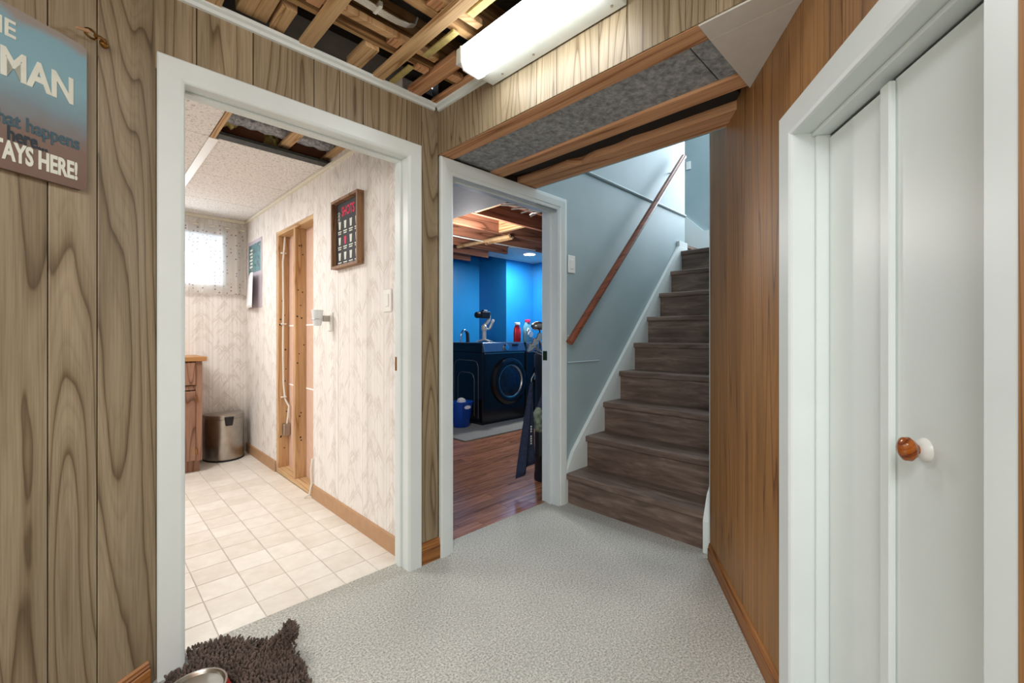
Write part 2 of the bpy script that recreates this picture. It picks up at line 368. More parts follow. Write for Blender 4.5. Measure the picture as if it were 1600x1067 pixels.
# ---- door wall (wall_back) with two openings, then the blue side of the stairs
wb = bmesh.new()
box(wb, .05, .235, YW, YB, 0, 2.36); box(wb, .235, 1.155, YW, YB, 2.05, 2.36); box(wb, 1.155, 1.372, YW, YB, 0, 2.36)
box(wb, 1.372, 2.32, YW, YB, 2.06, 2.56)
wall_back = struct('wall_back', wb, 'groove')
gx = [.172, .293, .471, .698, .807, .916, 1.142, 1.226, 1.3275]
for a, b in zip(gx[:-1], gx[1:]):
    z0 = 2.06 if a < 1.2 else 0
    obj('panel_board', B(a+.0015, b-.0015, YW-.006, YW, z0, 2.345, bev=.0015), 'panel', wall_back)
sw = bmesh.new()
box(sw, 2.32, 4.338, YW, YB, 0, 4.6); box(sw, 1.9, 2.32, YW, YB, 2.56, 4.6); box(sw, 2.10, 2.32, YW-.001, YW, 2.0, 2.56)
wall_stair = struct('wall_stair_left', sw, 'stairwall')
obj('drywall_seam', B(2.42, 2.82, YW-.004, YW+.001, .962, .972, bev=.002), 'stairwall', wall_stair)
# kitchen walls
kr = bmesh.new()
box(kr, 1.185, 1.285, YB, 3.21, 0, 2.5); box(kr, 1.185, 1.285, 4.04, 5.0, 0, 2.5); box(kr, 1.185, 1.285, 3.21, 4.04, 2.03, 2.5)
wall_kitchen = struct('wall_kitchen_right', kr, 'wallpaper')
for a, b in ((YB+.001, 2.381), (2.383, 2.78), (2.782, 3.209)):
    obj('wallpaper_panel', B(1.182, 1.186, a+.001, b-.001, .06, 2.275, bev=.001), 'wallpaper', wall_kitchen)
obj('wallpaper_panel', B(1.182, 1.186, 3.211, 4.039, 2.031, 2.275, bev=.001), 'wallpaper', wall_kitchen)
obj('wallpaper_panel', B(1.182, 1.186, 4.041, 4.956, .06, 2.275, bev=.001), 'wallpaper', wall_kitchen)
# the open stud bay
obj('backing_board', B(1.272, 1.284, 3.21, 4.04, .03, 2.03), 'backing', wall_kitchen)
obj('stud', B(1.188, 1.272, 4.002, 4.039, .04, 2.0, bev=.002), 'pine', wall_kitchen)
obj('stud', B(1.188, 1.272, 3.60, 3.638, .04, 2.0, bev=.002), 'pine', wall_kitchen)
obj('top_plate', B(1.187, 1.272, 3.212, 4.038, 1.999, 2.03), 'pine_y', wall_kitchen)
obj('bottom_plate', B(1.184, 1.274, 3.212, 4.038, 0, .04, bev=.002), 'pine_y', wall_kitchen)
for z in (.735, 1.235): obj('tape_strip', B(1.2705, 1.2725, 3.22, 4.0, z, z+.012), 'paper', wall_kitchen)
kn = bmesh.new()
for (yy, ys) in ((3.5995, -1), (4.0015, -1)):
    for i in range(16):
        zc = .15+1.8*random.random(); xc = 1.20+.06*random.random()
        lathe(kn, [(.0, .0012), (.0045+.003*random.random(), .0)], 8, 'y', (xc, yy, zc))
q = obj('knot', kn, 'groove', wall_kitchen)
kb = bmesh.new()
box(kb, -1.6, .30, 4.963, 5.06, 0, 2.5); box(kb, 1.02, 1.285, 4.963, 5.06, 0, 2.5); box(kb, .30, 1.02, 4.963, 5.06, 0, 1.60); box(kb, .30, 1.02, 4.963, 5.06, 2.16, 2.5)
struct('wall_kitchen_back', kb, 'wallpaper')
kl = bmesh.new(); box(kl, -1.7, -1.6, 1.99, 5.06, 0, 2.5); box(kl, -1.6, .05, 1.93, YB, 0, 2.5); box(kl, .05, .235, YB-.002, YB+.004, 0, 2.3)
struct('wall_kitchen_left', kl, 'wallpaper')
# window of the kitchen
wn = sempty('window_1', (.66, 5.01, 1.88))
f = bmesh.new(); box(f, -.36, .36, -.04, .03, -.28, -.25); box(f, -.36, .36, -.04, .03, .25, .28); box(f, -.36, -.33, -.04, .03, -.25, .25); box(f, .33, .36, -.04, .03, -.25, .25); box(f, -.015, .015, -.01, .02, -.25, .25)
obj('window_frame', f, 'white', wn)
for s in (-1, 1): obj('pane', B(min(s*.015, s*.33), max(s*.015, s*.33), .002, .006, -.25, .25), 'glass', wn)
# kitchen ceiling
kc = sempty('ceiling', (0, 0, 0))
for (a, b) in ((-.70, .522), (.564, 1.183)):
    ys = [2.002, 2.97, 3.68, 4.35, 4.96]
    for i in range(4):
        if a > .5 and i == 0: continue
        obj('ceiling_tile', B(a, b, ys[i]+.0015, ys[i+1]-.0015, 2.293, 2.309, bev=.003), 'acoustic', kc)
obj('ceiling_tile', B(-1.6, -.702, 2.002, 4.96, 2.293, 2.309), 'acoustic', kc)
obj('cover_strip', B(.520, .566, 2.97, 4.96, 2.286, 2.2935, bev=.001), 'plastic', kc)
obj('edge_strip', B(.524, .548, 2.002, 2.97, 2.287, 2.33), 'pine_y', kc)
obj('edge_trim', B(1.158, 1.184, 2.002, 4.955, 2.272, 2.292, bev=.002), 'cream', kc)
obj('edge_trim', B(-1.6, 1.16, 4.935, 4.962, 2.262, 2.292, bev=.002), 'cream', kc)
obj('opening_edge', B(.55, 1.183, 2.90, 2.972, 2.294, 2.312, bev=.001), 'dark_edge', kc)
obj('joist', B(.2, 1.29, 2.985, 3.025, 2.35, 2.52), 'joist_dark', kc)
obj('joist', B(.2, 1.29, 2.42, 2.46, 2.35, 2.52), 'joist_dark', kc)
obj('furring_block', B(.875, .935, 2.62, 3.03, 2.335, 2.355, bev=.002), 'pine_y', kc)
obj('furring_block', B(1.145, 1.235, 2.55, 3.03, 2.335, 2.355, bev=.002), 'pine_y', kc)
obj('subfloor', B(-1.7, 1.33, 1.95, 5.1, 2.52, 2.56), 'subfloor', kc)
obj('foil_duct', T([(.5+.04*i, 2.86+.006*math.sin(i*2.1), 2.41+.004*math.sin(i*3.3)) for i in range(19)], [.052+.004*math.sin(i*2.7) for i in range(19)], 14), 'foil', kc, True)
for (x, yy, z) in ((.60, 2.90, 2.40), (.845, 3.0, 2.375)):
    t = bmesh.new(); bmesh.ops.create_icosphere(t, subdivisions=3, radius=.042)
    for v in t.verts: v.co *= 1+.32*math.sin(v.co.x*190+x*30)*math.cos(v.co.z*170)+.15*random.random(); v.co.z *= 1.2
    bmesh.ops.translate(t, vec=(x, yy, z), verts=t.verts); obj('spray_foam', t, 'yellow', kc, True, 'tan foam lump')
# laundry walls and ceiling
lw = bmesh.new()
box(lw, 1.28, 4.78, 5.60, 5.70, 0, 2.5); box(lw, 4.78, 5.42, 4.945, 5.70, 0, 2.5)
struct('wall_laundry_back', lw, 'laundryblue')
lr = bmesh.new(); box(lr, 5.41, 5.445, 3.42, 5.0, 0, 2.5); box(lr, 4.30, 5.41, 3.38, 3.42, 0, 2.5); box(lr, 4.29, 4.33, 2.0, 3.42, 0, 2.5)
struct('wall_laundry_right', lr, 'laundryblue')
struct('wall_laundry_left', B(1.285, 1.30, 2.0, 5.6, 0, 2.5), 'laundryblue')
lc = sempty('ceiling', (0, 0, 0))
for yy in (2.26, 2.64, 3.04, 3.446, 3.85, 4.26, 4.66, 5.06):
    obj('joist', B(1.3, 4.28 if yy < 3.4 else (5.40 if yy < 4.0 else 4.15), yy, yy+.038, 2.27, 2.47, bev=.002), 'joist_dark', lc)
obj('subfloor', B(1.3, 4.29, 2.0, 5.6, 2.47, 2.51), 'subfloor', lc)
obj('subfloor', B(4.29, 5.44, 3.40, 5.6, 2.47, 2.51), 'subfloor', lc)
obj('soffit_board', B(1.30, 2.135, 2.0, 5.2, 2.10, 2.112), 'dropwhite', lc)
obj('soffit_side', B(2.123, 2.135, 2.0, 5.2, 2.112, 2.28), 'pine_y', lc)
obj('bridging_block', B(2.52, 2.56, 2.68, 3.04, 2.275, 2.45), 'pine_y', lc)
obj('bridging_block', B(3.22, 3.26, 3.08, 3.446, 2.275, 2.45), 'pine_y', lc)
obj('nailing_strip', T([(3.36, 3.42, 2.255), (3.33, 3.88, 2.255), (3.31, 4.29, 2.255)], .022, 4), 'pine_y', lc)
obj('nailing_strip', T([(3.44, 3.46, 2.257), (3.43, 3.90, 2.257)], .022, 4), 'pine_y', lc)
obj('ceiling_patch', B(4.18, 5.41, 3.92, 4.944, 2.362, 2.375, bev=.001), 'dropwhite', lc)
# stairwell shell
struct('wall_stair_far', B(5.45, 5.55, .5, 3.4, 1.6, 4.7), 'stairwall')
struct('wall_upper_left', B(4.24, 4.338, 2.0, 3.38, 2.45, 4.7), 'stairwall')
rs = bmesh.new(); box(rs, 2.42, 5.5, .80, .90, 0, 4.7)
struct('wall_stair_right', rs, 'stairwall')
struct('wall_upper', B(1.95, 2.06, .3, 1.90, 2.32, 4.7), 'stairwall')
struct('ceiling_stair', B(1.9, 5.6, .3, 3.4, 4.6, 4.7), 'dropwhite')
struct('wall_upper_end', B(4.30, 5.5, 3.30, 3.38, 2.45, 4.7), 'stairwall')
# ---- left wall: boards with grooves
wl = sempty('wall_left', cpt(0, NL), CA)
obj('wall_core', B(-2.4, 1.195, .0, .1, 0, 2.6), 'groove', wl)
gs = [-2.2, -1.8, -1.5, -1.25, -1.0, -.72, -.52, -.30, -.05, .12, .34, .55, .74, .90, 1.018, 1.194]
for a, b in zip(gs[:-1], gs[1:]):
    obj('panel_board', B(a+.0018, b-.0018, -.006, 0, 0, 2.345, bev=.0015), 'panel', wl)
# ---- right wall
wr = sempty('wall_right', cpt(0, NR), CA)
SO0, SO1, SZ = .742, 1.385, 1.735            # closet opening
c = bmesh.new(); box(c, SO1+.012, 2.418, -.12, 0, 0, 2.62); box(c, SO0-.012, SO1+.012, -.12, 0, SZ+.012, 2.62); box(c, -2.4, SO0-.012, -.12, 0, 0, 2.62)
obj('wall_core', c, 'groove', wr)
gs = [1.36, 1.46, 1.656, 1.753, 1.863, 2.082, 2.242, 2.418]
for a, b in zip(gs[:-1], gs[1:]):
    z0 = 0 if a > 1.4 else SZ+.03
    obj('panel_board', B(a+.0012, b-.0012, 0, .006, z0, 2.345 if b < 2.0 else 2.62, bev=.0012), 'panel_warm_lit', wr)
obj('panel_board', B(1.405, 1.459, 0, .006, 0, SZ+.03, bev=.0012), 'panel_warm_lit', wr)
gs = [-2.2, -1.9, -1.6, -1.3, -1.0, -.75, -.5, -.2, .1, .35, .55, .6872]
for a, b in zip(gs[:-1], gs[1:]): obj('panel_board', B(a+.0012, b-.0012, 0, .025, 0, 2.345, bev=.0012), 'panel_warm_lit', wr)
gs = [.70, .88, 1.0, 1.148, 1.237, 1.36]
for a, b in zip(gs[:-1], gs[1:]): obj('panel_board', B(a+.0012, b-.0012, 0, .006, SZ+.03, 2.345, bev=.0012), 'panel_warm_lit', wr)
obj('corner_bead', B(2.416, 2.424, -.06, .007, 0, 2.62), 'white', wr)
# back of the hall, behind the camera
struct('wall_hall_rear', P([tuple(cpt(-2.05, -.62)[:2]), tuple(cpt(-2.05, 1.55)[:2]), tuple(cpt(-2.15, 1.55)[:2]), tuple(cpt(-2.15, -.62)[:2])], 'z', 0, 2.6), 'dropwhite')

# ---- hall ceiling: open joists, furring strips, scraps of lumber
hc = sempty('ceiling', (0, 0, 0))
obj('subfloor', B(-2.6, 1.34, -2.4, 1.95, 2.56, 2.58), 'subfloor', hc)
for yy in (1.65, 1.355, .955, .555, .155, -.25, -.65, -1.05, -1.45):
    obj('joist', B(-2.6, 1.326, yy, yy+.038, 2.368, 2.56, bev=.002), 'joist_x', hc)
for x in (-1.6, -1.28, -.96, -.64, -.33, -.01, .31, .63, .951):
    obj('furring_strip', B(x, x+.052, -2.0, 1.868, 2.346, 2.366, bev=.0015), 'pine_y', hc)
obj('furring_strip', B(1.27, 1.312, 1.46, 1.868, 2.350, 2.366, bev=.0015), 'joist_red', hc)
for (x0, x1, y0, y1, z0, z1, m) in ((.41, .515, 1.70, 1.88, 2.375, 2.415, 'pine_y'), (.525, .577, 1.72, 1.88, 2.365, 2.40, 'pine_y'), (.83, .892, 1.69, 1.87, 2.352, 2.385, 'pine_y'),
        (1.135, 1.203, 1.49, 1.87, 2.35, 2.38, 'joist_red'), (1.205, 1.27, 1.60, 1.645, 2.35, 2.38, 'joist_red'), (1.035, 1.066, 1.37, 1.585, 2.352, 2.362, 'yellow'), (1.015, 1.05, 1.02, 1.265, 2.352, 2.362, 'yellow'), (1.03, 1.06, 1.69, 1.86, 2.352, 2.362, 'yellow'),
        (.58, .63, 1.585, 1.648, 2.37, 2.40, 'joist_red'), (.90, .95, 1.60, 1.648, 2.37, 2.40, 'joist_red'), (.90, .95, 1.30, 1.353, 2.37, 2.40, 'joist_red'), (1.06, 1.12, 1.66, 1.70, 2.355, 2.38, 'joist_red')):
    obj('lumber_scrap', B(x0, x1, y0, y1, z0, z1, bev=.002), m, hc)
obj('ledger_board', B(-.4, 1.12, 1.585, 1.62, 2.372, 2.40, bev=.003), 'pine', hc)
obj('ledger_board', B(-.4, 1.12, 1.29, 1.325, 2.372, 2.40, bev=.003), 'pine', hc)
cb = bmesh.new()
for i in range(4): tube(cb, [(.2, 1.565-.01*i, 2.415), (.5, 1.562-.010*i, 2.413), (.74, 1.560-.009*i, 2.41), (.84, 1.562-.0085*i, 2.408), (.90, 1.568-.008*i, 2.414), (.95, 1.578-.007*i, 2.43), (.99, 1.59-.006*i, 2.455), (1.01, 1.60-.005*i, 2.50)], .0045, 6)
obj('cable_bundle', cb, 'cable', hc, True)
obj('cable_staple', B(.80, .815, 1.515, 1.57, 2.402, 2.425, bev=.002), 'plastic', hc)
# crown trims under the joists
def crown(name, pts):
    o = struct(name, P(pts, 'x', .19, 1.30), 'white'); return o
struct('trim_1', P([(YW-.006, 2.32), (YW-.016, 2.322), (YW-.018, 2.334), (YW-.030, 2.340), (YW-.032, 2.352), (YW-.006, 2.352)], 'x', .185, 1.300), 'white')
struct('trim_2', P([(1.322, 2.32), (1.312, 2.322), (1.310, 2.334), (1.298, 2.340), (1.296, 2.352), (1.322, 2.352)], 'y', 1.447, YW-.02), 'white')

# ---- bulkhead with open underside
bh = sempty('wall_bulkhead', (1.328, 0, 2.099))
gy = [-.05, .10, .216, .35, .483, .574, .776, .889, 1.085, 1.189, 1.295, 1.394, 1.597, 1.706, 1.773, 1.884]
for a, b in zip(gy[:-1], gy[1:]): obj('panel_board', B(-.006, 0, a+.001, b-.001, .001, .246, bev=.001), 'panel', bh)
obj('fascia_core', B(.0, .02, .1, 1.884, .02, .46), 'groove', bh)
UND = [(0, .09, 'joist_red', 0), (.094, .358, 'fibre', .014), (.362, .456, 'joist_red', 0)]
obj('plate_board', B(.0, .090, .537, 1.884, .0, .038, bev=.002), 'joist_red', bh)
obj('plate_board', B(.362, .456, .53, 1.884, .0, .038, bev=.002), 'joist_red', bh)
obj('fibre_panel', B(.091, .361, .61, 1.884, .012, .024), 'fibre', bh)
obj('fibre_panel', B(.091, .361, .50, .604, .010, .022), 'fibre', bh)
obj('gap_shade_sheet', B(.0, .74, .1, 1.884, .060, .08), 'gapshade', bh)  # added black sheet, makes the void above the boards read as shade
jp = [(.606, .50), (.606, 1.0), (.596, 1.10), (.612, 1.2), (.602, 1.32), (.620, 1.42), (.594, 1.5), (.600, 1.66), (.588, 1.884), (.737, 1.884), (.737, .50)]
obj('header_board', P(jp, 'z', .0, .038), 'joist_red', bh)
obj('gap_shade_strip', P([(.50, .6), (.62, .6), (.625, 1.1), (.60, 1.3), (.625, 1.45), (.60, 1.7), (.56, 1.884), (.50, 1.884)], 'z', .039, .045), 'gapshade', bh)  # black strip painted in as the shade of the open gap
obj('header_face', B(.737, .745, .45, 1.884, -.002, .30), 'stairwall', bh)
def rw_y(x): return (NR+math.sin(CA)*x)/math.cos(CA)     # right wall line y at x
xb = 1.328
obj('soffit_piece', P([(0, rw_y(1.328)), (.088, rw_y(1.416)), (.088, .537), (0, .537)], 'z', -.004, .012, bev=.001), 'dropwhite', bh)
obj('soffit_piece', P([(.089, rw_y(1.417)), (.478, rw_y(1.806)), (.482, .534), (.089, .537)], 'z', -.004, .012, bev=.001), 'dropwhite', bh)

# ---- door 1 (to the kitchen)
d1 = sempty('door_1', (0, 0, 0))
casing('c', .258, 1.140, 2.035, .076, .019, YW-.006, d1)
j = bmesh.new()
for nm, bm in (('jamb', B(.236, .256, YW-.004, YB, 0, 2.055)), ('jamb', B(1.142, 1.162, YW-.004, YB, 0, 2.055)), ('jamb', B(.256, 1.142, YW-.004, YB, 2.038, 2.056))): obj(nm, bm, 'white', d1)
obj('stop', B(.256, .266, 1.935, 1.965, 0, 2.028, bev=.001), 'white', d1); obj('stop', B(1.132, 1.142, 1.935, 1.965, 0, 2.028, bev=.001), 'white', d1); obj('stop', B(.256, 1.142, 1.935, 1.965, 2.028, 2.038, bev=.001), 'white', d1)
obj('strike_plate', B(1.1395, 1.1425, 1.972, 1.996, .98, 1.05), 'brass', d1)
# ---- door 2 (to the laundry)
d2 = sempty('door_2', (0, 0, 0))
pr = [(0, 0), (0, .010), (.010, .013), (.018, .013), (.022, .018), (.060, .024), (.078, .024), (.084, .016), (.084, 0)]
casing('c', 1.415, 2.300, 2.012, .084, .02, YW-.006, d2, pr)
for bm in (B(1.378, 1.412, YW-.004, YB, 0, 2.06), B(2.303, 2.324, YW-.004, YB+.02, 0, 2.06), B(1.412, 2.303, YW-.004, YB, 2.015, 2.06)): obj('jamb', bm, 'white', d2)
obj('stop', B(2.292, 2.303, 1.935, 1.965, 0, 2.006, bev=.001), 'white', d2); obj('stop', B(1.412, 1.422, 1.935, 1.965, 0, 2.006, bev=.001), 'white', d2); obj('stop', B(1.412, 2.303, 1.935, 1.965, 2.006, 2.015, bev=.001), 'white', d2)
obj('strike_plate', B(2.3005, 2.3035, 1.968, 2.012, .985, 1.05, bev=.001), 'brass', d2)
# ---- closet (door_3): casing, jambs, bifold leaves
d3 = sempty('door_3', cpt(0, NR), CA)
casing('c', SO0, SO1, SZ, .082, .019, .006, d3, out=1, sides='rh')
casing('c', SO0, SO1, SZ, .056, .019, .006, d3, [(0, 0), (0, .014), (.004, .018), (.056, .018), (.056, 0)], out=1, sides='l')
for bm in (B(SO1, SO1+.012, -.12, .006, 0, SZ+.012), B(SO0-.012, SO0, -.12, .006, 0, SZ+.012), B(SO0, SO1, -.12, .006, SZ, SZ+.012)): obj('jamb', bm, 'white', d3)
obj('stop', B(SO1-.012, SO1, -.075, -.038, 0, SZ-.012, bev=.002), 'white', d3); obj('stop', B(SO0, SO0+.012, -.075, -.038, 0, SZ-.012, bev=.002), 'white', d3); obj('stop', B(SO0, SO1, -.075, -.030, SZ-.012, SZ, bev=.002), 'white', d3)
def leaf(s0, s1, n, z1=SZ-.022):
    return obj('door_leaf', B(s0, s1, n-.028, n, .012, z1, bev=.002), 'door', d3)
SJ = 1.085
lfA = leaf(SJ+.003, SO1-.014, -.069); lfB = leaf(SO0+.014, SJ+.001, -.066)
obj('door_leaf', B(SO0, SO1, -.115, -.11, 0, SZ), 'gapshade', d3).name = 'closet_dark'  # black sheet standing in for the dark closet interior
obj('leaf_batten', B(SJ-.004, SJ+.030, -.0665, -.052, .012, SZ-.026, bev=.003), 'door', d3)
kx, kz = .997, .936
obj('knob_rosette', L([(0, .014), (.012, .013), (.020, .007), (.023, 0), (0, 0)], 24, 'y', (kx, -.066, kz)), 'plastic', d3, True, 'white round rosette')
obj('knob', L([(.0, .0), (.009, .0), (.010, .006), (.018, .010), (.0235, .017), (.0225, .025), (.014, .031), (0, .033)], 28, 'y', (kx, -.055, kz)), 'knobwood', d3, True, 'amber wooden knob')
# ---- baseboards
bp = lambda h: [(0, 0), (.013, 0), (.013, h*.66), (.009, h*.70), (.011, h*.78), (.007, h*.84), (.008, h*.92), (.002, h), (0, h)]
o = struct('baseboard_left', P([(-a, b) for a, b in bp(.085)], 'x', -2.0, 1.163), 'base'); o.location = cpt(0, NL-.006); o.rotation_euler.z = CA
o = struct('baseboard_right', P(bp(.088), 'x', 1.470, 2.408), 'base'); o.location = cpt(0, NR+.006); o.rotation_euler.z = CA
struct('baseboard_back', P([(YW-.006-a, b) for a, b in bp(.108)], 'x', 1.219, 1.330), 'base')
struct('baseboard_kitchen', P([(1.182-a, b) for a, b in [(0, 0), (.010, 0), (.010, .088), (.004, .096), (0, .096)]], 'y', YB, 3.208), 'base_tan')
struct('baseboard_kitchen_far', P([(1.182-a, b) for a, b in [(0, 0), (.010, 0), (.010, .084), (.004, .092), (0, .092)]], 'y', 4.042, 4.95), 'base_tan')

# ================================================================== STAIRCASE
st = sempty('stairs_1', (2.373, 1.4, 0))
NT = 9; DX, DZ, X0, Z0 = .2262, .2224, 2.373, .208
for i in range(NT):
    x = DX*i; z = Z0+DZ*i
    end = x+DX+.045 if i < NT-1 else 5.45-2.373
    t = obj('tread', P([(x+.004, z-.040), (x, z-.034), (x, z-.006), (x+.006, z), (end, z), (end, z-.030), (x+.03, z-.040)], 'y', -.495, .463), 'stair', st)
    obj('riser', B(x+.022, x+.036, -.48, .463, (0 if i == 0 else z-DZ), z-.036), 'stair', st)
obj('landing', B(1.97, 3.07, .463, .76, 1.95, Z0+DZ*8-.001), 'stair', st)
for i in range(2):
    yy = .75+.24*i; z = Z0+DZ*(9+i)
    obj('riser', B(1.97, 3.07, yy+.02, yy+.035, z-DZ, z-.03), 'stair', st); obj('tread', B(1.97, 3.07, yy, yy+.26, z-.035, z, bev=.003), 'stair', st)
sk = [(2.378, 0), (2.378, .20), (2.388, .235), (2.46, .345), (4.15, 2.03), (4.34, 2.03), (4.34, 1.6), (2.75, 0)]
struct('trim_stair_left', P(sk, 'y', YW-.028, YW-.0005, bev=.002), 'white')
struct('trim_stair_right', P([(2.355, 0), (2.355, .17), (2.41, .30), (2.75, .64), (2.75, 0)], 'y', .889, .930, bev=.002), 'white')
struct('trim_landing', P([(.5, 1.985), (.5, 2.44), (2.13, 2.44), (2.9, 3.2), (2.9, 2.7), (2.2, 1.985)], 'x', 5.425, 5.4495), 'white')
o = struct('trim_landing_block', B(4.155, 4.345, YW-.026, YW+.112, 1.992, 2.085, bev=.003), 'white')
struct('trim_chair_rail', P([(YW, 2.350), (YW-.010, 2.352), (YW-.016, 2.362), (YW-.012, 2.374), (YW, 2.378)], 'x', 2.09, 4.345), 'stairwall')

hr = thing('handrail', 'round reddish-brown wooden handrail climbing the blue-grey stair wall', 'handrail', (2.332, 1.80, 1.112))
a, b = Vector((0, 0, 0)), Vector((1.775, 0, 1.76)); d = (b-a).normalized()
obj('rail', T([a-d*.004, a, b, b+d*.004], [.021, .0255, .0255, .021], 20), 'handrail', hr, True)
for t in (.05, .93):
    p = a.lerp(b, t)
    obj('bracket', T([(p.x, .088, p.z-.045), (p.x, .05, p.z-.05), (p.x, .01, p.z-.035), (p.x, 0, p.z-.018)], .006, 8), 'silver_pl', hr, True)
for n_, (x, z, y_) in {'light_switch': (2.467, 1.662, YW)}.items():
    ls = thing('switch_plate', 'white blank switch plate on the blue-grey stair wall by the laundry door', 'switch', (x, YW, z))
    obj('plate', B(-.040, .040, -.007, 0, -.062, .062, bev=.003), 'plastic', ls)
    obj('rocker', B(-.017, .017, -.010, -.006, -.034, .034, bev=.002), 'plastic', ls)
o = obj('small_white_box', B(-.012, 0, -.03, .03, -.05, .05, bev=.004), 'plastic'); o.location = (5.45, 2.325, 3.30)  # plain white box of unknown use near the rail's top end
tag(o, 'small white box on the far wall at the top of the stairs', 'doorbell')

# ================================================================== HALL THINGS
fx = thing('fluorescent_light', 'lit white fluorescent fixture with wraparound lens on the hall ceiling', 'ceiling light', (1.21, 1.11, 2.28))
obj('housing', P([(-.102, .066), (-.105, .0), (.104, .0), (.104, .066)], 'y', -.338, .335, bev=.002), 'greyplate', fx)
obj('lens', P([(-.108, .056), (-.106, -.004), (-.090, -.030), (-.018, -.036), (.016, -.010), (.018, -.001), (-.104, -.001), (-.1055, .056)], 'y', -.322, .292), 'tube', fx, label='glowing white lens')
for s in (.293, -.330): obj('end_cap', P([(-.111, .06), (-.110, -.002), (-.094, -.034), (-.016, -.040), (.020, -.012), (.022, .002)], 'y', s, s+.008, bev=.001), 'plastic', fx)
for yy in (.24, .06, -.30): obj('screw', L([(.005, 0), (.005, -.003), (0, -.004)], 10, 'z', (.072, yy, 0)), 'steel', fx)

# wall sign on the left wall
sg = thing('wall_sign', 'weathered blue and brown hanging sign reading stays here on the left wall', 'sign', cpt(.70, NL-.012, 1.575), CA)
def rrect(x0, x1, z0, z1, r, n=5):
    pts = []
    for cx, cz, a0 in ((x1-r, z0+r, -90), (x1-r, z1-r, 0), (x0+r, z1-r, 90), (x0+r, z0+r, 180)):
        for i in range(n+1): a = math.radians(a0+90*i/n); pts.append((cx+r*math.cos(a), cz+r*math.sin(a)))
    return pts
obj('board', P(rrect(-.29, .280, 0, .415, .015), 'y', -.009, .003), 'sign', sg)
R90 = (PI/2, 0, 0)
text('STAYS HERE!', .066, 'ink_white', sg, (.258, -.0098, .026), R90, bold=.0022, sx=.52, align='RIGHT')
text('what happens', .050, 'ink_blue', sg, (.262, -.0098, .112), R90, bold=.0008, sx=.72, align='RIGHT')
text('here...', .050, 'ink_dark', sg, (.190, -.0098, .076), R90, bold=.0010, sx=.66, align='RIGHT')
text('MAN', .098, 'ink_white', sg, (.250, -.0098, .235), R90, bold=.003, sx=.72, align='RIGHT')
text('THE', .060, 'ink_white', sg, (.125, -.0098, .335), R90, bold=.0012, sx=.80, align='RIGHT')
hk = thing('wall_hook', 'small dark brass hook screwed to the left wall paneling', 'hook', cpt(1.034, NL-.006, 2.037), CA)
obj('hook_base', L([(.012, 0), (.012, -.005), (.006, -.012), (0, -.012)], 14, 'y'), 'brass', hk, True)
obj('hook_arm', T([(0, -.008, 0), (-.012, -.022, .002), (-.022, -.030, -.008), (-.032, -.036, -.006), (-.05, -.042, -.014)], [.006, .004, .006, .004, .006], 8), 'brass', hk, True)
obj('ring', T([(-.062+.016*math.cos(i*PI/6), -.042, -.016+.012*math.sin(i*PI/6)) for i in range(13)], .0032, 6), 'brass', hk, True)
obj('hook_tip', T([(-.070, -.044, -.014), (-.100, -.046, -.024)], [.006, .003], 8), 'base_tan', hk, True, 'faded tan tip')

# shaggy mat, bowl
mat = thing('shaggy_mat', 'shaggy dark brown chenille mat with one curled corner beside the kitchen doorway', 'mat', (.38, 1.75, 0))
OUT = [(.165, 1.60), (.165, 1.80), (.215, 1.868), (.275, 1.868), (.275, 1.965), (.385, 1.955), (.46, 1.870), (.545, 1.765), (.560, 1.70), (.548, 1.55), (.53, 1.40), (.50, 1.25), (.05, 1.20)]
def inside(x, y, pg):
    c = False; n = len(pg)
    for i in range(n):
        (x1, y1), (x2, y2) = pg[i], pg[i-1]
        if (y1 > y) != (y2 > y) and x < (x2-x1)*(y-y1)/(y2-y1)+x1: c = not c
    return c
def mat_z(x, y):
    e = max(0, 1-((x-.555)**2+(y-1.725)**2)**.5/.095); z = .085*e**1.3
    # long front edge rolls up a little
    e2 = max(0, (x-(.49+.16*(y-1.40)))/.05); return z+.012*min(1, e2)
OUT2 = [(x-.38, y-1.75) for x, y in OUT]
bmm = bmesh.new(); grid = {}
st_ = .018
for i in range(-22, 14):
    for j in range(-34, 16):
        x, y = i*st_, j*st_
        if inside(x, y, OUT2): grid[i, j] = bmm.verts.new((x, y, .004+mat_z(x+.38, y+1.75)))
for (i, j) in list(grid):
    if all(kk in grid for kk in ((i+1, j), (i+1, j+1), (i, j+1))): bmm.faces.new((grid[i, j], grid[i+1, j], grid[i+1, j+1], grid[i, j+1]))
bo = obj('backing', bmm, 'tuft', mat); md = bo.modifiers.new('s', 'SOLIDIFY'); md.thickness = .004
vs, fs = [], []
def tuft(x, y, z, r, h, lx, ly):
    b0 = len(vs); n = 5
    for lev, (rr, hh) in enumerate(((.75, 0), (1.0, .5), (.55, 1.0))):
        for kx_ in range(n):
            a = 2*PI*kx_/n+lev*.4; vs.append((x+lx*hh+rr*r*math.cos(a), y+ly*hh+rr*r*math.sin(a), z+h*hh))
    for lev in range(2):
        for kx_ in range(n): fs.append((b0+lev*n+kx_, b0+lev*n+(kx_+1) % n, b0+(lev+1)*n+(kx_+1) % n, b0+(lev+1)*n+kx_))
    fs.append(tuple(b0+2*n+kx_ for kx_ in range(n)))
rr_ = random.Random(3)
yy = -.40
while yy < .24:
    xx = -.36+.005*rr_.random()
    while xx < .22:
        px, py = xx+rr_.uniform(-.003, .003), yy+rr_.uniform(-.003, .003)
        if inside(px, py, OUT2):
            z = .005+mat_z(px+.38, py+1.75); tuft(px, py, z, rr_.uniform(.0048, .0062), rr_.uniform(.011, .018), rr_.uniform(-.009, .009), rr_.uniform(-.009, .009))
        xx += .0105
    yy += .0105
